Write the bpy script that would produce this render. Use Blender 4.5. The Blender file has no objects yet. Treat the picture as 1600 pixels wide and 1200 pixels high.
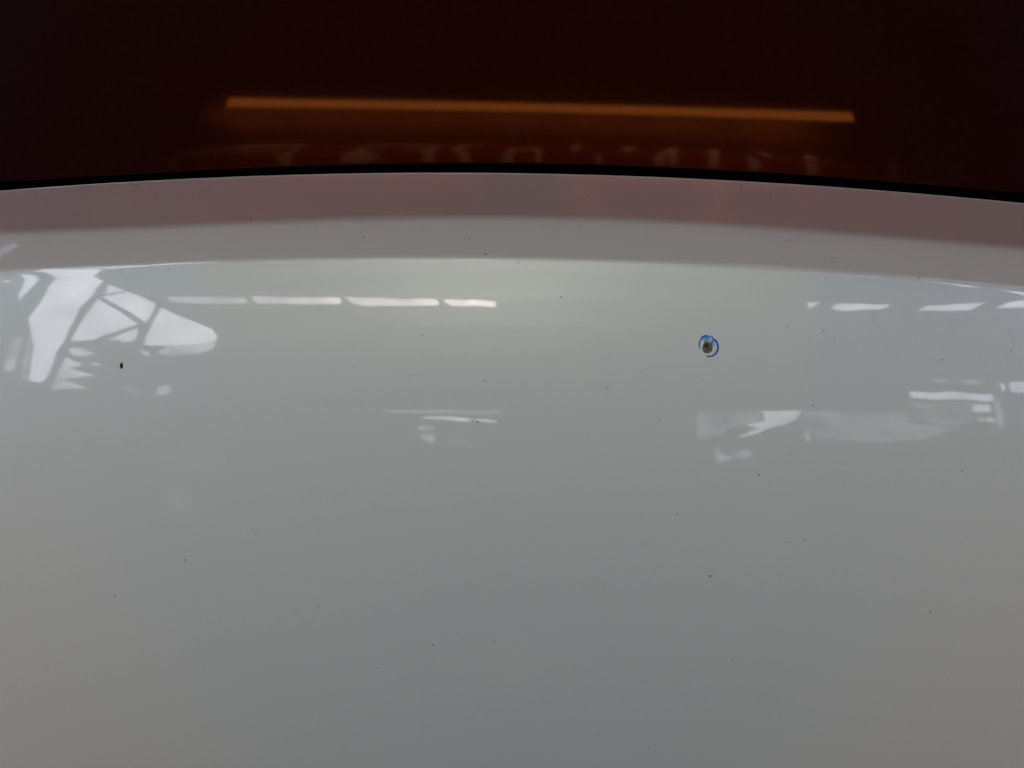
import bpy, bmesh, math, random
import numpy as np
from mathutils import Vector, noise
from mathutils.geometry import tessellate_polygon, delaunay_2d_cdt
R = math.radians
random.seed(7)
S = bpy.context.scene

# ------------------------------------------------------------------ camera
CAM = Vector((0.0, -0.54, 0.60))
PITCH = R(48)                       # looking down
cam_d = bpy.data.cameras.new('camera'); cam = bpy.data.objects.new('camera', cam_d)
S.collection.objects.link(cam); S.camera = cam
cam.location = CAM; cam.rotation_euler = (math.pi/2 - PITCH, 0, 0)
F = 1232.0
cam_d.sensor_width = 36; cam_d.lens = 36*F/1600
cam_d.clip_start = 0.02; cam_d.clip_end = 500
fw = Vector((0, math.cos(PITCH), -math.sin(PITCH))); up = Vector((0, math.sin(PITCH), math.cos(PITCH)))
rt = Vector((1, 0, 0))
def ray(px, py):
    return (fw + rt*((px-800)/F) + up*((600-py)/F)).normalized()

# ------------------------------------------------------------------ world, sun, exposure
W = bpy.data.worlds.new('World'); S.world = W; W.use_nodes = True
wn = W.node_tree; wn.nodes.clear()
wo = wn.nodes.new('ShaderNodeOutputWorld'); wb = wn.nodes.new('ShaderNodeBackground')
sk = wn.nodes.new('ShaderNodeTexSky'); sk.sky_type = 'NISHITA'; sk.sun_disc = False
SUN_EL, SUN_AZ = R(63), R(-4)
sk.sun_elevation = SUN_EL; sk.sun_rotation = SUN_AZ; sk.dust_density = 4; sk.air_density = 1.0; sk.ozone_density = 1.0
wb.inputs['Strength'].default_value = 0.15
wn.links.new(sk.outputs[0], wb.inputs[0]); wn.links.new(wb.outputs[0], wo.inputs[0])
sd = bpy.data.lights.new('sun', 'SUN'); so = bpy.data.objects.new('sun', sd); S.collection.objects.link(so)
sd.energy = 1.5; sd.angle = R(100); sd.color = (.98, 1, .97)
so.rotation_euler = Vector((math.sin(SUN_AZ)*math.cos(SUN_EL), math.cos(SUN_AZ)*math.cos(SUN_EL), math.sin(SUN_EL))).to_track_quat('Z', 'Y').to_euler()
S.view_settings.view_transform = 'Standard'; S.view_settings.look = 'None'
S.view_settings.gamma = 1; EXPO = 2.54; S.view_settings.exposure = EXPO

# ------------------------------------------------------------------ materials
def mat(name):
    m = bpy.data.materials.new(name); m.use_nodes = True
    return m, m.node_tree, m.node_tree.nodes['Principled BSDF']
def nodes(nt, kind, **kw):
    n = nt.nodes.new(kind)
    for k, v in kw.items(): n.inputs[k].default_value = v
    return n
def simple(name, col, rough=.5, spec=.5, metal=0, var=0.0, vs=5):
    m, nt, p = mat(name)
    p.inputs['Base Color'].default_value = (*col, 1); p.inputs['Roughness'].default_value = rough
    p.inputs['Specular IOR Level'].default_value = spec; p.inputs['Metallic'].default_value = metal
    if var:
        tc = nt.nodes.new('ShaderNodeTexCoord'); nz = nodes(nt, 'ShaderNodeTexNoise', Scale=vs, Detail=6.0)
        nt.links.new(tc.outputs['Object'], nz.inputs['Vector'])
        mr = nodes(nt, 'ShaderNodeMapRange'); mr.inputs[3].default_value = 1-var; mr.inputs[4].default_value = 1+var
        nt.links.new(nz.outputs[0], mr.inputs[0])
        mx = nt.nodes.new('ShaderNodeVectorMath'); mx.operation = 'SCALE'; mx.inputs[0].default_value = col
        nt.links.new(mr.outputs[0], mx.inputs['Scale']); nt.links.new(mx.outputs[0], p.inputs['Base Color'])
    return m

def paint_white():
    m, nt, p = mat('white_car_paint')
    tc = nt.nodes.new('ShaderNodeTexCoord'); L = nt.links.new
    # fine dust and pin-prick dirt in the base colour
    n1 = nodes(nt, 'ShaderNodeTexNoise', Scale=900.0, Detail=2.0); L(tc.outputs['Object'], n1.inputs['Vector'])
    mr = nodes(nt, 'ShaderNodeMapRange'); mr.inputs[1].default_value = .64; mr.inputs[2].default_value = .74
    mr.inputs[3].default_value = 1.0; mr.inputs[4].default_value = .90; L(n1.outputs[0], mr.inputs[0])
    n2 = nodes(nt, 'ShaderNodeTexNoise', Scale=5.0, Detail=5.0); L(tc.outputs['Object'], n2.inputs['Vector'])
    mr2 = nodes(nt, 'ShaderNodeMapRange'); mr2.inputs[3].default_value = .985; mr2.inputs[4].default_value = 1.01; L(n2.outputs[0], mr2.inputs[0])
    mu = nt.nodes.new('ShaderNodeMath'); mu.operation = 'MULTIPLY'; L(mr.outputs[0], mu.inputs[0]); L(mr2.outputs[0], mu.inputs[1])
    vm = nt.nodes.new('ShaderNodeVectorMath'); vm.operation = 'SCALE'; vm.inputs[0].default_value = (.795, .80, .782)
    L(mu.outputs[0], vm.inputs['Scale']); L(vm.outputs[0], p.inputs['Base Color'])
    p.inputs['Roughness'].default_value = .5; p.inputs['Specular IOR Level'].default_value = 0.0
    p.inputs['Coat Weight'].default_value = 1.0; p.inputs['Coat IOR'].default_value = 1.5
    p.inputs['Coat Roughness'].default_value = .036
    # orange peel
    n3 = nodes(nt, 'ShaderNodeTexNoise', Scale=85.0, Detail=2.0); L(tc.outputs['Object'], n3.inputs['Vector'])
    b = nodes(nt, 'ShaderNodeBump', Strength=1.0, Distance=.000007); L(n3.outputs[0], b.inputs['Height'])
    n4 = nodes(nt, 'ShaderNodeTexNoise', Scale=26.0, Detail=1.0); L(tc.outputs['Object'], n4.inputs['Vector'])
    b2 = nodes(nt, 'ShaderNodeBump', Strength=1.0, Distance=.00008); L(n4.outputs[0], b2.inputs['Height']); L(b.outputs[0], b2.inputs['Normal'])
    L(b2.outputs[0], p.inputs['Coat Normal'])
    return m
def paint_red():
    m, nt, p = mat('dark_red_screen')
    tc = nt.nodes.new('ShaderNodeTexCoord'); L = nt.links.new
    n1 = nodes(nt, 'ShaderNodeTexNoise', Scale=160.0, Detail=6.0); L(tc.outputs['Object'], n1.inputs['Vector'])
    cr = nt.nodes.new('ShaderNodeValToRGB'); cr.color_ramp.elements[0].position = .45; cr.color_ramp.elements[1].position = .9
    cr.color_ramp.elements[0].color = (.027, .0035, .0014, 1); cr.color_ramp.elements[1].color = (.038, .011, .0055, 1)
    L(n1.outputs[0], cr.inputs[0]); L(cr.outputs[0], p.inputs['Base Color'])
    p.inputs['Roughness'].default_value = .42; p.inputs['Specular IOR Level'].default_value = .3; p.inputs['Specular Tint'].default_value = (1, .55, .35, 1)
    p.inputs['Coat Weight'].default_value = 1.0; p.inputs['Coat Roughness'].default_value = .045; p.inputs['Coat Tint'].default_value = (1, .9, .8, 1)
    n3 = nodes(nt, 'ShaderNodeTexNoise', Scale=60.0, Detail=2.0); L(tc.outputs['Object'], n3.inputs['Vector'])
    b = nodes(nt, 'ShaderNodeBump', Strength=1.0, Distance=.000004); L(n3.outputs[0], b.inputs['Height'])
    L(b.outputs[0], p.inputs['Coat Normal'])
    return m
def sheet(name, col, var=0.0, vs=.9):
    """thin translucent roof sheeting that lets a share of the sky through"""
    m = bpy.data.materials.new(name); m.use_nodes = True; nt = m.node_tree; nt.nodes.clear()
    o = nt.nodes.new('ShaderNodeOutputMaterial'); t = nt.nodes.new('ShaderNodeBsdfTransparent'); t.inputs[0].default_value = (*col, 1)
    nt.links.new(t.outputs[0], o.inputs[0])
    if var:
        tc = nt.nodes.new('ShaderNodeTexCoord'); nz = nodes(nt, 'ShaderNodeTexNoise', Scale=vs, Detail=4.0)
        nt.links.new(tc.outputs['Object'], nz.inputs['Vector'])
        mr = nodes(nt, 'ShaderNodeMapRange'); mr.inputs[1].default_value = .3; mr.inputs[2].default_value = .7
        mr.inputs[3].default_value = 1-var; mr.inputs[4].default_value = 1+var
        nt.links.new(nz.outputs[0], mr.inputs[0])
        mx = nt.nodes.new('ShaderNodeVectorMath'); mx.operation = 'SCALE'; mx.inputs[0].default_value = col
        nt.links.new(mr.outputs[0], mx.inputs['Scale']); nt.links.new(mx.outputs[0], t.inputs[0])
    return m
def glow(name, col, s):
    m = bpy.data.materials.new(name); m.use_nodes = True; nt = m.node_tree; nt.nodes.clear()
    o = nt.nodes.new('ShaderNodeOutputMaterial'); t = nt.nodes.new('ShaderNodeEmission'); t.inputs[0].default_value = (*col, 1); t.inputs[1].default_value = s
    nt.links.new(t.outputs[0], o.inputs[0]); return m

M_white = paint_white(); M_red = paint_red()
M_rubber = simple('black_rubber', (.0012, .0012, .0018), 1.0, 0)

# ------------------------------------------------------------------ helpers
def link(name, verts, faces, m, parent=None, smooth=True):
    me = bpy.data.meshes.new(name); me.from_pydata([tuple(v) for v in verts], [], faces); me.update()
    if smooth: me.polygons.foreach_set('use_smooth', [True]*len(me.polygons))
    o = bpy.data.objects.new(name, me); S.collection.objects.link(o); o.parent = parent
    if m: me.materials.append(m)
    return o
def thing(name, label, cat, loc=(0, 0, 0), group=None):
    o = bpy.data.objects.new(name, None); S.collection.objects.link(o); o.location = loc
    o.empty_display_size = .1
    o['label'] = label; o['category'] = cat
    if group: o['group'] = group
    return o
def curve(pts, deg=4):
    c = np.polyfit([(p[0]-800)/800 for p in pts], [p[1] for p in pts], deg)
    return lambda px: float(np.polyval(c, (min(max(px, -120), 1720)-800)/800)) + (0 if -120 <= px <= 1720 else
        (abs(px-800)-920)*(.075 if px < 0 else .10))
cA = curve([(0,424),(200,412),(400,406),(600,403),(800,403),(950,406),(1100,412),(1350,428),(1600,448)])
cB = curve([(0,364),(200,355),(400,348),(640,341),(800,338),(1000,343),(1200,356),(1400,371),(1600,388)])
cC = curve([(0,298),(200,285),(400,275),(600,270),(800,271),(1000,276),(1200,286),(1400,299),(1600,318)])
cD = curve([(0,286),(200,274),(400,264),(600,258),(800,257),(1000,262),(1200,272),(1400,286),(1600,303)])

# ------------------------------------------------------------------ vehicle body: one swept surface, solved along sight lines row by row
R1, R2, Y0 = 4.2, 1.24, 0.36
def dome(x, y): return -x*x/(2*R1) + (Y0*Y0 - (y-Y0)**2)/(2*R2)
def hit_dome(px, py):
    d = ray(px, py); o = CAM
    a = -d.x*d.x/(2*R1) - d.y*d.y/(2*R2); b = -o.x*d.x/R1 - (o.y-Y0)*d.y/R2 - d.z; c = dome(o.x, o.y) - o.z
    q = math.sqrt(max(b*b-4*a*c, 1e-9)); ts = [t for t in ((-b+q)/(2*a), (-b-q)/(2*a)) if t > 0]
    return o + d*min(ts)
def step(P, px, py, tan_a):
    d = ray(px, py)
    t = (P.z - CAM.z + tan_a*(CAM.y - P.y))/(d.z - tan_a*d.y)
    return CAM + d*t
def sm(a, b, t):
    t = min(max((t-a)/(b-a), 0), 1); return t*t*(3-2*t)
SL2, SL1 = 29.8, 58.5               # rise of the two soft facets below the screen, degrees
WS = 57.0                           # rake of the screen
PXS = np.arange(-420, 2021, 8.0)
def column_panel(px):
    A, B, C = cA(px), cB(px), cC(px)
    pts = []; pys = []
    start = A + 9
    n1 = 150
    for i in range(n1+1):
        py = 1560 + (start-1560)*i/n1
        pts.append(hit_dome(px, py)); pys.append(py)
    P = pts[-1]; s0 = -(P.y-Y0)/R2
    n2 = 110
    for i in range(1, n2+1):
        py = start + (C-start)*i/n2
        ang = math.degrees(math.atan(-(P.y-Y0)/R2))
        ang = ang + (SL2-ang)*sm(-(A+6), -(A-6), -py)
        ang = ang + (SL1-SL2)*sm(-(B+8), -(B-8), -py)
        P = step(P, px, py, math.tan(R(ang)))
        pts.append(P); pys.append(py)
    return pts, pys
def column_rest(px, P):
    C, D = cC(px), cD(px)
    # rubber strip between panel edge and screen
    seal = [P]
    for i in range(1, 9):
        py = C + (D-C)*i/8
        P = step(P, px, py, math.tan(R(8 if i < 5 else 50))); seal.append(P)
    scr = [P]
    n = 90
    for i in range(1, n+1):
        py = D + (-60-D)*i/n
        P = step(P, px, py, math.tan(R(WS - 3.5*i/n))); scr.append(P)
    return seal, scr
panel, seal, scr, pyg = [], [], [], []
for px in PXS:
    p, y = column_panel(px); s, c = column_rest(px, p[-1])
    panel.append(p); pyg.append(y); seal.append(s); scr.append(c)
def grid(name, cols, m, parent, thick=0.0):
    nx, ny = len(cols), len(cols[0])
    v = [p for c in cols for p in c]
    f = [(i*ny+j, (i+1)*ny+j, (i+1)*ny+j+1, i*ny+j+1) for i in range(nx-1) for j in range(ny-1)]
    o = link(name, v, f, m, parent)
    if thick:
        md = o.modifiers.new('thickness', 'SOLIDIFY'); md.thickness = thick; md.offset = -1
    return o
car = thing('parked_van', 'glossy white van bonnet below a black seal and dark red screen', 'van')
o_panel = grid('bonnet', panel, M_white, car, .0012); o_panel['label'] = 'glossy white bonnet with two soft creases below the seal'
o_seal = grid('rubber_seal', [[p - Vector((0, 0, .0015 if 0 < j < 8 else (.0002 if j == 0 else -.0012))) for j, p in enumerate(c)] for c in seal], M_rubber, car, .0006)
o_scr = grid('windscreen', scr, M_red, car, .004); o_scr['label'] = 'dark red glossy windscreen'

# numeric surface normals for placing marks and for following reflections
def surf(cols, pysf, px, py):
    """point and normal of the panel under a picture position"""
    i = (px - PXS[0])/8.0; i0 = int(max(0, min(len(PXS)-2, math.floor(i)))); fi = i-i0
    def at(ii):
        ys = pysf(ii); c = cols[ii]
        j = np.interp(-py, [-y for y in ys], range(len(ys))); j0 = int(min(len(ys)-2, j)); fj = j-j0
        return c[j0].lerp(c[j0+1], fj)
    return at(i0).lerp(at(i0+1), fi)
def P_panel(px, py): return surf(panel, lambda ii: pyg[ii], px, py)
SPY = [[cD(px) + (-60-cD(px))*i/90 for i in range(91)] for px in PXS]
def P_scr(px, py): return surf(scr, lambda ii: SPY[ii], px, py)
def PN(fn, px, py, h=9.0):
    p = fn(px, py); n = (fn(px+h, py)-fn(px-h, py)).cross(fn(px, py-h)-fn(px, py+h)).normalized()
    if n.z < 0: n = -n
    return p, n
def PNdome(px, py):
    p = hit_dome(px, py); n = Vector((p.x/R1, (p.y-Y0)/R2, 1)).normalized(); return p, n
def refl(px, py, where):
    p, n = PNdome(px, py) if where == 'dome' else PN(P_scr if where == 'scr' else P_panel, px, py)
    d = (p-CAM).normalized(); return p, d - 2*d.dot(n)*n

# ------------------------------------------------------------------ the hall that the gloss mirrors
# lean-to glazed roof in front (far side of the van), curved wall behind the photographer
RZ0, RY0, RK = 2.0, 9.0, 0.42        # eaves height, eaves distance, fall of the roof
def roof_hit(px, py, where='dome'):
    p, r = refl(px, py, where)
    den = r.z + RK*r.y
    t = (RZ0 + RK*(RY0 - p.y) - p.z)/den
    q = p + r*t
    return (q.x, q.y)
def roof_pt(x, y, dz=0): return Vector((x, y, RZ0 + RK*(RY0-y) + dz))
CR = 6.0
def wall_hit(px, py, where='scr', rad=CR):
    p, r = refl(px, py, where)
    a = r.x*r.x + r.y*r.y; b = 2*(p.x*r.x+p.y*r.y); c = p.x**2+p.y**2-rad*rad
    q = p + r*((-b+math.sqrt(b*b-4*a*c))/(2*a))
    return (math.atan2(q.x, -q.y), q.z)
def wall_pt(th, z, rad=CR): return Vector((rad*math.sin(th), -rad*math.cos(th), z))

def dense(poly, step=10):
    out = []
    for a, b in zip(poly, poly[1:]+poly[:1]):
        n = max(1, int(math.hypot(b[0]-a[0], b[1]-a[1])/step))
        out += [(a[0]+(b[0]-a[0])*k/n, a[1]+(b[1]-a[1])*k/n) for k in range(n)]
    return out
BRIGHT, MID, DIM, FAINT = .66, .45, .24, .13
PANES = [
 (BRIGHT, [(105,416),(120,417),(162,440),(150,458),(125,482),(112,505),(98,535),(85,555),(75,585),(65,598),(45,594),(48,560),(52,540),(42,497),(60,475),(80,445)]),
 (BRIGHT, [(171,446),(192,453),(178,456),(164,459)]),
 (BRIGHT, [(196,455),(220,463),(243,475),(238,488),(228,503),(205,490),(185,478),(161,463)]),
 (BRIGHT, [(153,467),(175,480),(200,496),(215,506),(190,514),(150,530),(112,534),(125,508),(140,485)]),
 (BRIGHT, [(215,512),(212,527),(203,535),(188,534),(186,530),(165,530)]),
 (BRIGHT, [(252,482),(275,492),(310,506),(330,513),(341,526),(338,533),(300,538),(262,540),(226,540),(228,530),(240,500)]),
 (.42, [(262,540.5),(300,538.5),(338,533.5),(337,546),(310,551),(265,556),(248,553)]),
 (BRIGHT, [(50,434),(64,434),(60,437),(50,450),(30,470),(28,460),(38,437)]),
 (1.0, [(76,399),(90,400),(88,410),(70,410)]),
 (1.0, [(-30,400),(0,392),(12,385),(30,377),(33,381),(18,390),(38,392),(38,410),(0,411),(-30,411)]),
 (1.0, [(45,392),(62,392),(50,402),(44,400)]),
 (1.0, [(-30,421),(0,424),(28,426),(20,434),(12,441),(0,436),(-30,434)]),
 (.5, [(105,545),(125,542),(140,550),(150,553),(130,556),(115,553)]),
 (.5, [(102,556),(112,562),(130,568),(125,572),(110,575),(122,580),(148,587),(125,590),(97,593),(125,600),(143,605),(100,607),(80,610),(88,590),(95,570)]),
 (MID, [(140,568),(150,567),(165,571),(150,572)]),
 (MID, [(218,549),(235,552),(232,557),(222,553)]),
 (DIM, [(20,540),(28,525),(34,528),(28,560),(22,580),(5,580),(8,560)]),
 (DIM, [(38,570),(42,530),(47,540),(43,575),(42,594),(32,590)]),
 (DIM, [(195,605),(215,606),(214,616),(198,614)]),
 (MID, [(245,604),(262,602),(272,611),(255,618),(243,617)]),
 (.36, [(262,464),(300,463),(380,465),(389,471),(380,475),(300,474),(268,472)]),
 (.38, [(400,463),(530,465),(536,471),(530,477),(405,474),(394,467)]),
 (.34, [(540,464),(682,468),(686,478),(560,476),(548,472)]),
 (.32, [(693,467),(776,470),(776,480),(705,478),(697,474)]),
 (.7, [(1257,474),(1283,473),(1275,479),(1265,483)]),
 (.65, [(1299,484),(1310,475),(1395,476),(1375,484),(1320,486)]),
 (.65, [(1434,486),(1450,478),(1540,472),(1515,484),(1465,486)]),
 (.65, [(1556,481),(1575,472),(1640,466),(1640,480)]),
 (.62, [(1421,612),(1552,615),(1555,627),(1424,622)]),
 (.55, [(1518,632),(1548,632),(1552,645),(1520,643)]),
 (.55, [(1527,653),(1538,653),(1538,659),(1530,659)]),
 (.55, [(1541,653),(1553,653),(1557,660),(1543,659)]),
 (DIM, [(1555,618),(1559,618),(1571,664),(1563,668),(1559,650)]),
 (DIM, [(1428,643),(1450,643),(1440,648)]),
 (FAINT, [(1425,629),(1512,631),(1515,660),(1480,664),(1428,657),(1428,650),(1452,645),(1428,641)]),
 (.5, [(1560,598),(1569,601),(1568,613),(1562,611)]),
 (.55, [(1578,597),(1640,590),(1640,613),(1580,614)]),
 (DIM, [(1456,592),(1470,591),(1485,597),(1465,597)]),
 (DIM, [(1500,594),(1535,595),(1534,598),(1503,598)]),
 (.55, [(1191,642),(1252,641),(1246,654),(1228,664),(1203,667),(1178,680),(1150,684),(1172,674),(1186,668),(1160,666),(1195,656)]),
 (FAINT, [(1150,643),(1188,643),(1190,655),(1160,664),(1100,690),(1090,680),(1088,644)]),
 (FAINT, [(1258,640),(1340,645),(1418,640),(1422,662),(1500,668),(1440,688),(1350,692),(1262,680),(1250,664)]),
 (DIM, [(1255,672),(1262,672),(1264,688),(1256,688)]),
 (DIM, [(1116,704),(1124,700),(1130,710),(1145,714),(1130,723),(1115,722)]),
 (FAINT, [(1150,705),(1175,702),(1170,718),(1150,716)]),
 (.5, [(690,651),(735,653),(736,659),(720,659),(675,656),(655,653)]),
 (.42, [(742,654),(778,657),(777,661),(744,659)]),
 (DIM, [(652,665),(678,665),(682,671),(655,673)]),
 (DIM, [(652,676),(682,677),(681,690),(665,689)]),
 (FAINT, [(600,641),(700,640),(785,642),(780,646),(700,646),(600,645)]),
 (FAINT, [(700,685),(730,688),(732,692),(702,690)]),
 (FAINT, [(180,672),(204,672),(204,677),(182,677)]),
 (FAINT, [(238,727),(250,727),(247,735),(240,734)]),
 (.06, [(250,712),(340,714),(340,740),(310,738),(300,726),(262,722)]),
 (.06, [(262,770),(285,765),(300,785),(302,803),(280,806),(265,796)]),
 (.06, [(6,683),(24,684),(24,700),(10,698)]),
 (.022, [(1215,780),(1240,795),(1246,860),(1244,905),(1222,945),(1204,940),(1206,870),(1196,850)]),
]
SHT = [('clear', (.52, .95, 1.70)), ('cool_light', (.73, 1.05, 1.17)), ('green_light', (.92, 1.08, .93)), ('dim_blue_light', (.34, .58, 1.0)), ('dim_blue_light', (.22, .42, .82)), ('dim_blue_light', (.50, .74, 1.0))]  # tints set per bay to colour the light reaching the bonnet
ROWS = [9.0, 4.8, 4.0, 3.35, 2.8, 2.3, 1.85, 1.4, .95, .4, -.2, -.9, -1.8, -7.0]           # rows of sheeting from the eaves up to the back wall, passing less light backwards to darken the near bonnet
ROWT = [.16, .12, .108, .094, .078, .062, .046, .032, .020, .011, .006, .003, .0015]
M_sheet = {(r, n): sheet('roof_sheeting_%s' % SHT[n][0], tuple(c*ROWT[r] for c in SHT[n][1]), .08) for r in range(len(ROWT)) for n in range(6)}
M_sidesheet = sheet('roof_sheeting_cool_fill', (.18, .42, 1.0), 0)  # outer bays tinted blue to cool the light on the bonnet sides
M_dark = simple('painted_steel', (.05, .05, .055), .6)
M_floor = simple('concrete', (.035, .035, .036), .9, var=.25, vs=1.3)
M_brown = simple('brown_glow_tone', (.032, .009, .003), 1.0, 0, var=.2, vs=2)
M_darkwall = simple('dark_hall_wall', (.05, .017, .010), 1.0, 0, var=.2, vs=2)
M_redp = simple('red_cladding', (.58, .22, .15), 1.0, 0, var=.08, vs=3)
M_ban = simple('red_banner', (.95, .17, .10), 1.0, 0, var=.08, vs=6)
M_let = simple('pale_lettering', (.34, .20, .15), 1.0, 0)
hall = thing('glazed_hall', 'glazed hall roof and steel frame seen only mirrored in the white paint', 'hall')

# roof laid out in its own plane: panes are cut out of the sheeting
BAYS = [-40, -14, -7, -3.2, 3.2, 7, 14, 40]
YF, YB = 9.0, -7.0
verts = [(BAYS[0], YF), (BAYS[-1], YF), (BAYS[-1], YB), (BAYS[0], YB)]; edges = []; faces2 = [[0, 3, 2, 1]]; ids = [None]
for x in BAYS[1:-1]:
    verts += [(x, YF), (x, YB)]; edges.append((len(verts)-2, len(verts)-1))
for tr, poly in PANES:
    k = len(verts)
    low = sum(b > cA(a)-4 for a, b in poly) > len(poly)/2
    pts = [roof_hit(a, max(b, cA(a)+14) if low else min(b, cA(a)-11), 'dome' if low else 'band') for a, b in dense(poly, 9)]
    pts = [(max(-39, min(39, a)), max(YB+.2, min(YF-.1, b))) for a, b in pts]
    if sum(a[0]*b[1]-b[0]*a[1] for a, b in zip(pts, pts[1:]+pts[:1])) < 0: pts.reverse()
    verts += pts; faces2.append(list(range(k, len(verts)))); ids.append(tr)
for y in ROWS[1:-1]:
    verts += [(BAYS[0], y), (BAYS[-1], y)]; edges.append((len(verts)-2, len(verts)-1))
vo, eo, fo, _, _, of = delaunay_2d_cdt([Vector(v) for v in verts], edges, faces2, 0, 1e-5)
def inside(x, y, P):
    c = False
    for (x0, y0), (x1, y1) in zip(P, P[1:]+P[:1]):
        if (y0 > y) != (y1 > y) and x < (x1-x0)*(y-y0)/(y1-y0)+x0: c = not c
    return c
polys = [[(verts[i][0], verts[i][1]) for i in fc] for fc in faces2]
groups = {}
for f in fo:
    cx = sum(vo[i].x for i in f)/3; cy = sum(vo[i].y for i in f)/3
    k = next((q for q in range(1, len(polys)) if inside(cx, cy, polys[q])), None)
    if k: groups.setdefault(('pane', k), []).append(f)
    else:
        b = max(i for i in range(len(BAYS)-1) if cx >= BAYS[i]); r = max(i for i in range(len(ROWS)-1) if cy <= ROWS[i])
        groups.setdefault(('bay', (r, b)), []).append(f)
pane_mats = {}
for (kind, k), fs in groups.items():
    used = sorted({i for f in fs for i in f}); ix = {u: j for j, u in enumerate(used)}
    vs = [roof_pt(vo[u].x, vo[u].y) for u in used]
    if kind == 'pane':
        tr = ids[k]
        if tr not in pane_mats: pane_mats[tr] = sheet('roof_pane', (tr*.97, tr*.97, tr), .22 if tr > .5 else (.42 if tr > .3 else .85), 1.6 if tr > .5 else 3.2)
        m = pane_mats[tr]
    else:
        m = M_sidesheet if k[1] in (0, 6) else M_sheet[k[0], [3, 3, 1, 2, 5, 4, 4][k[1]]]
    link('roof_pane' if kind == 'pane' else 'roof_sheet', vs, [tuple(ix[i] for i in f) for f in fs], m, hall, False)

def box(name, x0, x1, y0, y1, z0, z1, m, parent=None):
    v = [(x, y, z) for x in (x0, x1) for y in (y0, y1) for z in (z0, z1)]
    f = [(0,1,3,2),(4,6,7,5),(0,4,5,1),(2,3,7,6),(0,2,6,4),(1,5,7,3)]
    return link(name, v, f, m, parent, False)
box('eaves_beam', -40, 40, 9.02, 9.3, 1.8, 2.1, M_dark, hall)
fl = box('floor', -45, 45, -12, 40, -1.1, -1.0, M_floor); fl['kind'] = 'structure'

def roof_over(th, rad): return RZ0 + RK*(RY0 + rad*math.cos(th)) - .04
def wall_strip(name, th0, th1, z0, z1, m, parent, rad=CR, n=60, depth=.08):
    v = []; f = []
    g = z1 if callable(z1) else (lambda t: z1)
    for i in range(n+1):
        th = th0+(th1-th0)*i/n
        b0 = z0(th) if callable(z0) else z0; v += [wall_pt(th, b0, rad), wall_pt(th, g(th), rad), wall_pt(th, g(th), rad+depth), wall_pt(th, b0, rad+depth)]
    for i in range(n):
        a = 4*i; f += [(a, a+4, a+5, a+1), (a+1, a+5, a+6, a+2), (a+2, a+6, a+7, a+3), (a+3, a+7, a+4, a)]
    f += [(0, 1, 2, 3), (4*n+3, 4*n+2, 4*n+1, 4*n)]
    return link(name, v, f, m, parent)
def wall_poly(name, poly, m, parent, where='scr', rad=CR-.02, step=12, depth=.006):
    pts = [wall_hit(a, b, where, rad) for a, b in dense(poly, step)]
    n = len(pts)
    tri = delaunay_2d_cdt([Vector(p) for p in pts], [], [list(range(n))], 1, 1e-6)
    vo_, fo_ = tri[0], tri[2]
    v = [wall_pt(p.x, p.y, rad) for p in vo_]
    return link(name, v, fo_, m, parent, False)
back = thing('curved_wall', 'dark curved wall behind the photographer, mirrored faintly in the dark red screen', 'wall', )
wall_strip('wall_panel', R(-88), R(88), -1.0, lambda t: roof_over(t, CR), M_darkwall, back)
# red hoarding: its top edge is what the screen mirrors at about a third of the way down
top = sorted(wall_hit(px, py, 'scr', CR-.05) for px, py in [(-30,283),(100,262),(250,246),(300,234),(400,228),(500,226),(600,225),(750,224),(900,226),(1000,229),(1120,236),(1250,245),(1350,254),(1420,264),(1520,282),(1620,300)])
ztop = lambda t: float(np.interp(t, [a for a, b in top], [b for a, b in top]))
wall_strip('red_hoarding', R(-49), R(47), -1.0, ztop, M_redp, back, CR-.05, 120, .045)
M_fascia = simple('red_fascia_paint', (.075, .009, .005), 1.0, 0, var=.08, vs=4)
M_bluec = simple('blue_bounce_wall', (.05, .10, .26), .6, var=.1, vs=3)  # added unseen wall colour, bounces blue onto the bonnet sides
wall_strip('blue_bounce_wall', R(-88), R(-49.5), -1.0, 1.6, M_bluec, back, CR-.05, 30, .045)
wall_strip('blue_bounce_wall', R(47.5), R(88), -1.0, 1.6, M_bluec, back, CR-.05, 30, .045)
# brown upper backing, added and shaped for the glow mirrored round the tube lamp
def rim(t): return min(ztop(t) + 2.6*max(0, 1-(t/.95)**2), roof_over(t, CR))
wall_strip('brown_glow_backing', -.95, .95, 0, rim, M_brown, back, CR-.004, 60, .003)
wall_strip('red_fascia', R(-56), R(53), (lambda t: ztop(t)-.75), ztop, M_fascia, back, CR-.056, 120, .005)
# bright red panels between pillars (mirrored in the steep rim of the bonnet)
gaps = [(0, 60), (75, 150), (340, 368), (604, 618), (866, 880), (890, 934), (1108, 1134), (1322, 1352), (1500, 1540)]
def lowline(px): return cC(px) + 46 - abs(px-800)*.018
for (a0, a1), (b0, b1) in zip(gaps, gaps[1:]):
    q = [(a1, cC(a1)+4), (b0, cC(b0)+4), (b0, lowline(b0)), (a1, lowline(a1))]
    if b0-a1 > 5: wall_poly('red_panel', q, M_ban, back, 'band', CR-.06, 12)
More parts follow.
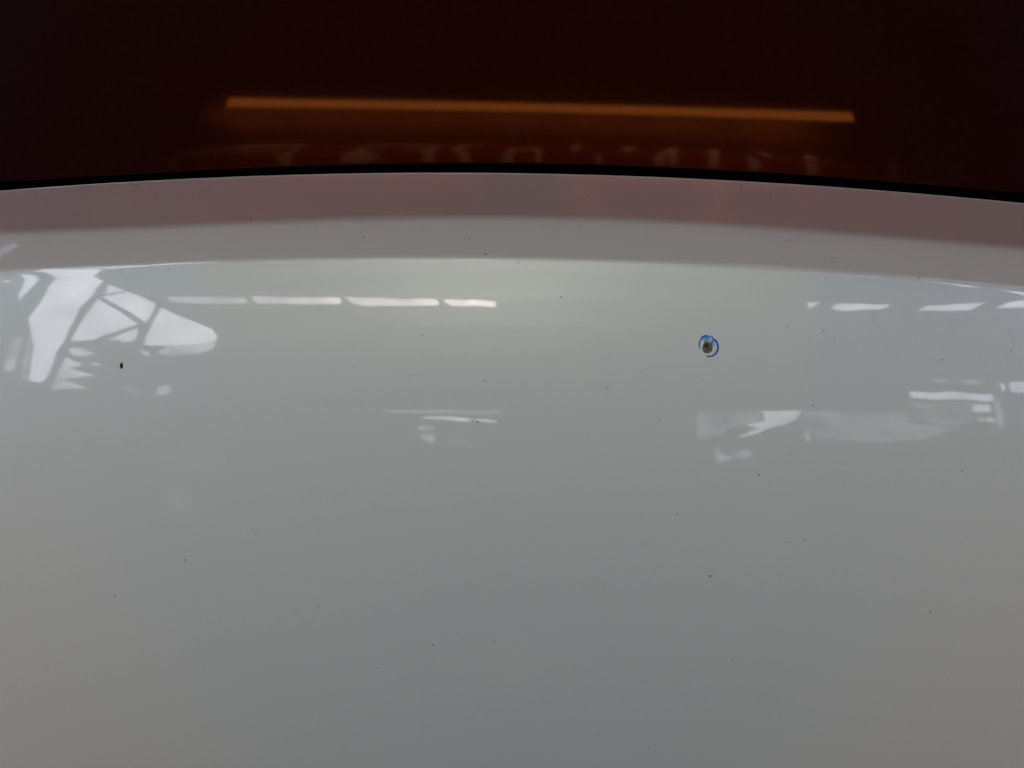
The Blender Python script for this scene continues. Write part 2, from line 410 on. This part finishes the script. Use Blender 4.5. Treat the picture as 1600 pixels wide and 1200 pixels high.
# lettering along the top of the hoarding
def za(pts): return [(240+x/2.667, 200+y/2.667) for x, y in pts]
def zb(pts): return [(840+x/2.667, 200+y/2.667) for x, y in pts]
LET = [za(p) for p in (
 [(50,172),(50,140),(85,118),(150,96),(210,82),(420,72),(640,67),(600,76),(420,82),(250,89),(170,103),(118,122),(98,145),(104,172)],
 [(150,110),(300,100),(520,93),(520,99),(300,107),(155,116)],
 [(660,68),(600,84),(555,100),(520,108),(515,125),(532,158),(577,158),(568,130),(577,108),(608,90)],
 [(945,69),(870,76),(852,95),(800,105),(778,115),(786,150),(900,150),(950,121),(900,98),(868,97),(885,84)],
 [(885,80),(950,66),(1100,64),(1170,72),(1165,76),(1100,69),(955,71)],
 [(1060,84),(1120,97),(1130,150),(1168,150),(1165,100),(1185,82),(1215,74),(1150,74),(1166,85)],
 [(1360,66),(1270,74),(1240,88),(1270,110),(1277,150),(1330,150),(1315,100),(1285,88),(1305,78),(1360,71)],
 [(1610,83),(1500,85),(1462,100),(1450,130),(1455,151),(1498,151),(1495,110),(1520,95),(1610,92)])]
LET += [zb(p) for p in (
 [(-10,72),(15,90),(20,120),(18,152),(-12,152),(-8,110)],
 [(130,73),(190,73),(150,106),(145,85)], [(350,80),(415,77),(365,106)],
 [(240,125),(254,104),(269,125),(263,153),(246,153)],
 [(590,84),(545,84),(500,110),(482,135),(500,160),(533,160),(530,125),(549,112),(550,160),(580,160),(585,84)],
 [(712,92),(755,92),(752,172),(711,170)],
 [(880,120),(897,122),(942,156),(920,180),(882,183)],
 [(900,93),(980,114),(975,123),(928,111)],
 [(1108,110),(1165,118),(1150,145),(1186,178),(1160,200),(1118,198),(1126,150)],
 [(1160,139),(1325,157),(1322,162),(1160,145)],
 [(1430,143),(1490,137),(1512,165),(1500,226),(1440,214),(1472,190),(1460,163)])]
for L_ in LET: wall_poly('letter', L_, M_let, back, 'scr', CR-.058, 6)
FILL_W = 5.6
tubelamp = thing('tube_lamp', 'long amber tube lamp mirrored as an orange streak in the dark red screen', 'lamp')
T0 = [wall_hit(px, 160+(px-355)*.0235-6*math.sin(math.pi*(px-355)/978)*0.5, 'scr', CR-.35) for px in np.linspace(356, 1332, 30)]
v = []; f = []
for k, (th, z) in enumerate(T0):
    for q in range(8):
        a = 2*math.pi*q/8; v.append(wall_pt(th, z + .058*math.sin(a), CR-.35 + .058*math.cos(a)))
for k in range(len(T0)-1):
    for q in range(8): f.append((8*k+q, 8*k+(q+1) % 8, 8*k+8+(q+1) % 8, 8*k+8+q))
link('tube', v, f, glow('amber_tube', (1, .26, .04), 1.2/2**(EXPO-2.7)*.35), tubelamp)
from mathutils import Matrix
for k in range(1, len(T0)-1, 2):                                   # added lamps hidden behind the tube, boosting its light on the hoarding below
    (ta, za_), (tb, zb_) = T0[k-1], T0[k+1]; th, z = T0[k]
    A_, B_ = wall_pt(ta, za_, CR-.35), wall_pt(tb, zb_, CR-.35); X = (B_-A_).normalized()
    c = wall_pt(th, z, CR-.35); sight = (c-Vector((0, .35, .13))).normalized()
    Zd = Vector((-math.sin(th), math.cos(th), 2.2)); Zd = (Zd - X*Zd.dot(X)).normalized()
    ld = bpy.data.lights.new('wall_fill_light', 'AREA'); ld.shape = 'RECTANGLE'; ld.size = (B_-A_).length*.9; ld.size_y = .045; ld.energy = FILL_W*5/14; ld.color = (1, .64, .36)
    lo = bpy.data.objects.new('wall_fill_light', ld); S.collection.objects.link(lo); lo.parent = tubelamp
    M_ = Matrix((X, Zd.cross(X), Zd)).transposed().to_4x4(); M_.translation = c + sight*.085; lo.matrix_world = M_
    if k % 4 == 1:                                                   # added upward lamps for the glow on the wall above the tube
        Zu = Vector((-math.sin(th), math.cos(th), -.7)); Zu = (Zu - X*Zu.dot(X)).normalized()
        lu = ld.copy(); lu.energy = ld.energy*3.0; lu.size = (B_-A_).length*1.8; u = bpy.data.objects.new('wall_fill_light', lu); S.collection.objects.link(u); u.parent = tubelamp
        M2 = Matrix((X, Zu.cross(X), Zu)).transposed().to_4x4(); M2.translation = c + sight*.10; u.matrix_world = M2
for x in (-40.2, 40): box('end_wall', x, x+.2, -7.2, 9.3, -1.0, 9, M_dark, hall)
box('rear_wall', -40, 40, -7.2, -7.0, -1.0, 8.7, M_dark, hall)
# ------------------------------------------------------------------ flaws on the paint: chip ringed in blue marker, grit, fibres
M_rust = simple('brown_grit', (.055, .018, .010), .8, .2, var=.5, vs=900)
M_pit = simple('bare_primer', (.20, .17, .12), .9, .1, var=.55, vs=700)
M_pitd = simple('brown_core', (.09, .05, .025), .9, .1, var=.4, vs=900)
M_blue = simple('blue_marker', (.008, .15, .80), .45, .3)
M_navy = simple('navy_marker', (.006, .065, .48), .45, .3)
M_cyan = simple('thin_blue_marker', (.02, .42, .95), .45, .3)
M_wash = simple('smeared_marker', (.36, .62, .66), .4, .4)
M_halo = simple('touch_up_paint', (.74, .78, .84), .35, .5)
M_grit = simple('dark_grit', (.13, .115, .095), .9, .1)
M_dust = simple('grey_dust', (.42, .41, .39), .9, .1)
def decal(name, poly, m, parent, lift=.00025, dome_h=.0, fn=P_panel):
    """low mound of stuff lying on the paint, outlined in picture positions and solved onto the surface"""
    n = len(poly); cx = sum(a for a, b in poly)/n; cy = sum(b for a, b in poly)/n
    v = []; rings = (1.0, .93, .55)
    for k, q in enumerate(rings):
        for a, b in poly:
            p, nn = PN(fn, cx+(a-cx)*q, cy+(b-cy)*q); v.append(p + nn*((0, lift, lift+dome_h)[k]))
    p, nn = PN(fn, cx, cy); v.append(p + nn*(lift+dome_h*1.1)); c = len(v)-1; f = []
    for k in (0, 1):
        for j in range(n): f.append((k*n+j, k*n+(j+1) % n, k*n+n+(j+1) % n, k*n+n+j))
    for j in range(n): f.append((2*n+j, 2*n+(j+1) % n, c))
    return link(name, v, f, m, parent)
def stroke(name, pts, ws, m, parent, lift=.00035):
    """pen stroke with changing width"""
    v = []; f = []; n = len(pts)
    P = [PN(P_panel, a, b) for a, b in pts]
    for k in range(n):
        a = pts[max(0, k-1)]; b = pts[min(n-1, k+1)]
        dx, dy = b[0]-a[0], b[1]-a[1]; L_ = math.hypot(dx, dy) or 1; nx, ny = -dy/L_*ws[k]/2, dx/L_*ws[k]/2
        for s_, l in ((1.1, .00002), (.8, lift), (-.8, lift), (-1.1, .00002)):
            p, nn = PN(P_panel, pts[k][0]+nx*s_, pts[k][1]+ny*s_); v.append(p+nn*l)
    for k in range(n-1):
        for q in range(3): f.append((4*k+q, 4*k+4+q, 4*k+5+q, 4*k+1+q))
    return link(name, v, f, m, parent)
def arc(cx, cy, rx, ry, a0, a1, n=22): return [(cx+rx*math.cos(R(a0+(a1-a0)*k/n)), cy-ry*math.sin(R(a0+(a1-a0)*k/n))) for k in range(n+1)]
# zoomed picture: 13.33 px per pixel, origin 1060, 500
def zc(pts): return [(1060+x/13.33, 500+y/13.33) for x, y in pts]
chip = bpy.data.objects.new('paint_chip', None); S.collection.objects.link(chip); chip.parent = car; chip['label'] = 'brown paint chip ringed in blue marker pen'
chip.empty_display_size = .01
decal('touch_up_paint', zc([(470,430),(530,370),(620,345),(700,370),(740,430),(800,480),(812,560),(795,640),(740,710),(650,740),(560,720),(500,690),(475,600),(480,520)]), M_halo, chip, .00010)
decal('smeared_marker', zc([(500,380),(560,350),(650,350),(700,390),(740,450),(780,480),(770,530),(720,540),(690,480),(640,470),(580,440),(520,450)]), M_wash, chip, .00020)
decal('blue_blot', zc([(535,345),(585,330),(650,345),(640,385),(600,420),(560,410),(545,380)]), M_cyan, chip, .00028)
decal('bare_spot', zc([(545,450),(600,430),(650,470),(700,510),(718,580),(700,650),(650,685),(600,697),(540,685),(500,640),(495,570),(515,510)]), M_pit, chip, .00034, .0002)
decal('brown_core', zc([(590,470),(625,520),(630,590),(610,640),(585,620),(585,560),(560,520),(535,590),(515,560),(535,515),(565,500)]), M_pitd, chip, .0006, .0001)
stroke('marker_ring', zc(arc(640,565,185,195,72,-108,26)), [1.6]*3+[2.6]*14+[2.1]*5+[1.7]*5, M_navy, chip)
stroke('marker_ring', zc(arc(590,525,155,195,205,58,22)), [1.2]*3+[2.1]*8+[3.4]*6+[2.6]*3+[1.6]*3, M_blue, chip)
stroke('marker_ring', zc([(735,420),(710,450),(690,480),(700,520),(712,570)]), [1.6,3.0,3.2,1.6,.8], M_blue, chip)
stroke('marker_ring', zc([(680,335),(710,360),(735,405),(760,430)]), [1.0,1.3,1.5,2.2], M_navy, chip)
rp_ = decal('rust_fleck', [(188,575),(187,571),(189,567),(191,566),(192.5,570),(192,575),(190,576.5)], M_rust, car, .0004, .0003)
rp_['label'] = 'small dark brown fleck on the paint at left'
def blob(cx, cy, r, rnd, asp=1.0, ang=0.0, n=7):
    o_ = []
    for k in range(n):
        a = 2*math.pi*k/n; q = r*rnd.uniform(.65, 1.25); x, y = q*math.cos(a)*asp, q*math.sin(a)
        o_.append((cx+x*math.cos(ang)-y*math.sin(ang), cy+x*math.sin(ang)+y*math.cos(ang)))
    return o_
rnd = random.Random(11)
SPECK = [(810,410,1.8,1),(759,397,1.7,0),(877,464,1.9,0),(1001,580,1.5,1),(758,594,1.2,0),(949,605,1.4,0),(824,612,1.0,1),(747,659,1.9,0),(552,572,1.3,0),(660,523,1.2,0),
 (920,680,1.2,0),(1030,655,1.2,0),(1230,510,1.3,0),(1287,517,1.5,0),(1266,528,1.2,0),(1304,531,1.3,1),(1250,601,1.3,1),(1471,562,1.8,0),(1269,633,1.3,0),(1186,742,1.8,1),(1320,738,1.3,1),
 (1058,803,1.6,0),(1258,844,1.7,0),(1233,848,1.3,1),(1110,900,2.2,0),(1454,957,1.8,0),(1145,1032,1.5,0),(677,1008,2.0,0),(590,1044,1.2,0),(289,875,1.7,0),(179,932,1.5,0),(195,932,1.0,1),
 (400,833,1.1,1),(933,1148,1.2,1),(1014,1168,1.2,0),(1234,1103,1.1,1),(1005,1065,1.1,1),(1322,889,1.1,1),(1004,850,1.2,0),(1436,434,1.5,0),(1300,404,1.3,0),(1231,375,1.2,0),(733,373,1.3,0),
 (567,371,1.5,0),(392,342,1.5,0),(264,421,1.5,1),(213,290,1.4,0),(1158,290,1.3,1),(1204,306,1.2,0),(908,354,1.3,0),(1378,340,1.4,1),(1510,492,1.3,1),(1580,548,1.4,1),(1503,736,1.6,1),(496,948,1.4,1),(774,1004,1.0,1),(954,558,1.0,1),(1070,862,1.0,1),(872,822,1.0,1)]
for x, y, r, d in SPECK:
    decal('grit_speck', blob(x, y, r*.74, rnd, rnd.uniform(1, 1.6), rnd.uniform(0, 3)), M_dust if d else M_grit, car, .0001, .00008)
# fibres and hairs
for pts in ([(637,588),(644,587),(650,585),(656,584),(663,585)], [(1092,591),(1096,592),(1100,595),(1098,596)], [(1361,489),(1366,492),(1367,500),(1364,505)], [(494,826),(497,829),(498,834)], [(1490,432),(1496,433)],
            [(869,358),(873,359)], [(1006,363),(1010,361),(1013,364)], [(1575,515),(1582,530),(1586,548)], [(493,953),(495,947),(498,949)], [(1228,850),(1236,847)]):
    stroke('fibre', pts, [.45]*len(pts), M_dust, car, .00008)
# settled dust nobody could count: tiny flakes joined into one part
V = []; Fc = []
for k in range(3200):
    px = rnd.uniform(-20, 1620)
    py = (rnd.uniform(cC(px)+2, cA(px)) if rnd.random() < .6 else cA(px) + (1200-cA(px))*rnd.random()**1.2)
    p, nn = PN(P_panel, px, py); r = rnd.choice((.00012, .00016, .0002, .00026))*rnd.uniform(.6, 1.2)
    t1 = nn.orthogonal().normalized(); t2 = nn.cross(t1); b = len(V); a0 = rnd.uniform(0, 6)
    for q in range(4): V.append(p + nn*.00002 + (t1*math.cos(a0+q*1.57) + t2*math.sin(a0+q*1.57))*r*rnd.uniform(.5, 1.4))
    V.append(p + nn*.00012); Fc += [(b+q, b+(q+1) % 4, b+4) for q in range(4)]
dd = link('dust', V, Fc, simple('settled_dust', (.34, .33, .31), .9, .1), car, False); dd['kind'] = 'stuff'
V = []; Fc = []
for k in range(160):
    px = rnd.gauss(850, 380); py = rnd.uniform(8, 215)
    if not -20 < px < 1620: continue
    p, nn = PN(P_scr, px, py); r = rnd.choice((.0002, .0003, .0005))
    t1 = nn.orthogonal().normalized(); t2 = nn.cross(t1); b = len(V)
    for q in range(5): V.append(p + nn*.00002 + (t1*math.cos(q*1.2566) + t2*math.sin(q*1.2566))*r*rnd.uniform(.5, 1.5))
    V.append(p + nn*.0002); Fc += [(b+q, b+(q+1) % 5, b+5) for q in range(5)]
dd = link('dust', V, Fc, simple('screen_dust', (.05, .025, .018), .9, .1), car, False); dd['kind'] = 'stuff'

# ------------------------------------------------------------------ photographer leaning in over the front edge (unseen, added to shade the near end of the bonnet)
M_skin = simple('skin', (.45, .26, .19), .5); M_coat = simple('black_wool', (.012, .012, .014), .95, .1); M_jeans = simple('dark_denim', (.02, .025, .045), .9, .1)
M_hair = simple('brown_hair', (.03, .018, .01), .6); M_phone = simple('phone_glass', (.01, .01, .012), .15)
def skinned(name, V, E, rad, m, parent, sub=1):
    me = bpy.data.meshes.new(name); me.from_pydata(V, E, []); o = bpy.data.objects.new(name, me)
    S.collection.objects.link(o); o.parent = parent; me.materials.append(m)
    md = o.modifiers.new('skin', 'SKIN'); md.use_smooth_shade = True
    for d, r in zip(me.skin_vertices[0].data, rad):
        d.radius = r if isinstance(r, tuple) else (r, r)
    me.skin_vertices[0].data[0].use_root = True
    sb = o.modifiers.new('smooth', 'SUBSURF'); sb.levels = sb.render_levels = sub
    return o
def add_skin(parts_):
    V, E, Rr = [], [], []
    for chain, rad, root in parts_:
        k = len(V); V += chain; Rr += rad; E += [(k+i, k+i+1) for i in range(len(chain)-1)]
        if root is not None: E.append((root, k))
    return V, E, Rr
man = thing('person', 'unseen person in black coat with a phone, added to shade the white bonnet', 'person')
OFF = Vector((0, -.70, 0))
def w(x, y, z): return (x, OFF.y + y, z - .06)
ch = [([w(0,0,-.12), w(0,.0,.08), w(0,.02,.26), w(0,.03,.38), w(0,.02,.47)], [(.20,.13),(.22,.14),(.25,.14),(.20,.11),(.065,.065)], None)]
coat = ch[:]
for s_ in (-1, 1):
    coat.append(([w(s_*.24,.02,.37), w(s_*.31,.0,.24), w(s_*.34,.04,.12), w(s_*.22,.075,.32), w(s_*.115,.085,.50)], [.075,.06,.052,.045,.034], 3))
V, E, Rr = add_skin(coat); skinned('coat', V, E, Rr, M_coat, man)
leg = [([w(0,0,-.10), w(0,0,-.18)], [.15,.14], None)]
for s_ in (-1, 1):
    leg.append(([w(s_*.10,0,-.24), w(s_*.11,.03,-.58), w(s_*.115,-.01,-.93), w(s_*.12,.10,-.97)], [.095,.062,.045,.04], 1))
V, E, Rr = add_skin(leg); skinned('trousers', V, E, Rr, M_jeans, man)
body = [([w(0,.02,.44), w(0,.03,.50), w(0,.05,.545), w(0,.055,.60), w(0,.04,.66), w(0,.03,.695)], [.055,.05,(.058,.062),(.07,.08),(.072,.085),(.05,.06)], None),
        ([w(0,.135,.585), w(0,.15,.572)], [.012,.010], 3)]
V, E, Rr = add_skin(body); skinned('head', V, E, Rr, M_skin, man, 2)
V, E, Rr = add_skin([([w(0,.0,.56), w(0,-.005,.63), w(0,.02,.70), w(0,.06,.715)], [.06,.085,.085,.06], None)]); skinned('hair', V, E, Rr, M_hair, man, 2)
for s_ in (-1, 1):
    hand = [([w(s_*.115,.085,.50), w(s_*.105,.10,.53), w(s_*.098,.11,.565)], [.024,(.03,.017),(.032,.015)], None)]
    for q, (dz, ln) in enumerate(((.045, .05), (.032, .056), (.016, .052), (0.0, .042))):
        hand.append(([w(s_*.098,.122,.548+dz), w(s_*.088,.134,.555+dz), w(s_*(.088-ln*.5),.140,.558+dz)], [.0085,.008,.0065], 2))
    hand.append(([w(s_*.092,.105,.54), w(s_*.078,.102,.565), w(s_*.06,.106,.58)], [.011,.009,.008], 1))
    V, E, Rr = add_skin(hand); skinned('hand', V, E, Rr, M_skin, man)
ph = thing('phone', 'black phone held in both hands of the person in the coat', 'phone', CAM)
bm = bmesh.new(); bmesh.ops.create_cube(bm, size=1)
for vv in bm.verts: vv.co = Vector((vv.co.x*.158, vv.co.y*.076-.022, vv.co.z*.008 + .010))
bmesh.ops.bevel(bm, geom=bm.edges[:], offset=.0035, segments=3, affect='EDGES')
me = bpy.data.meshes.new('phone_body'); bm.to_mesh(me); bm.free(); o = bpy.data.objects.new('phone_body', me); S.collection.objects.link(o)
me.materials.append(M_phone); o.parent = ph; ph.rotation_euler = (math.pi/2-PITCH, 0, 0)
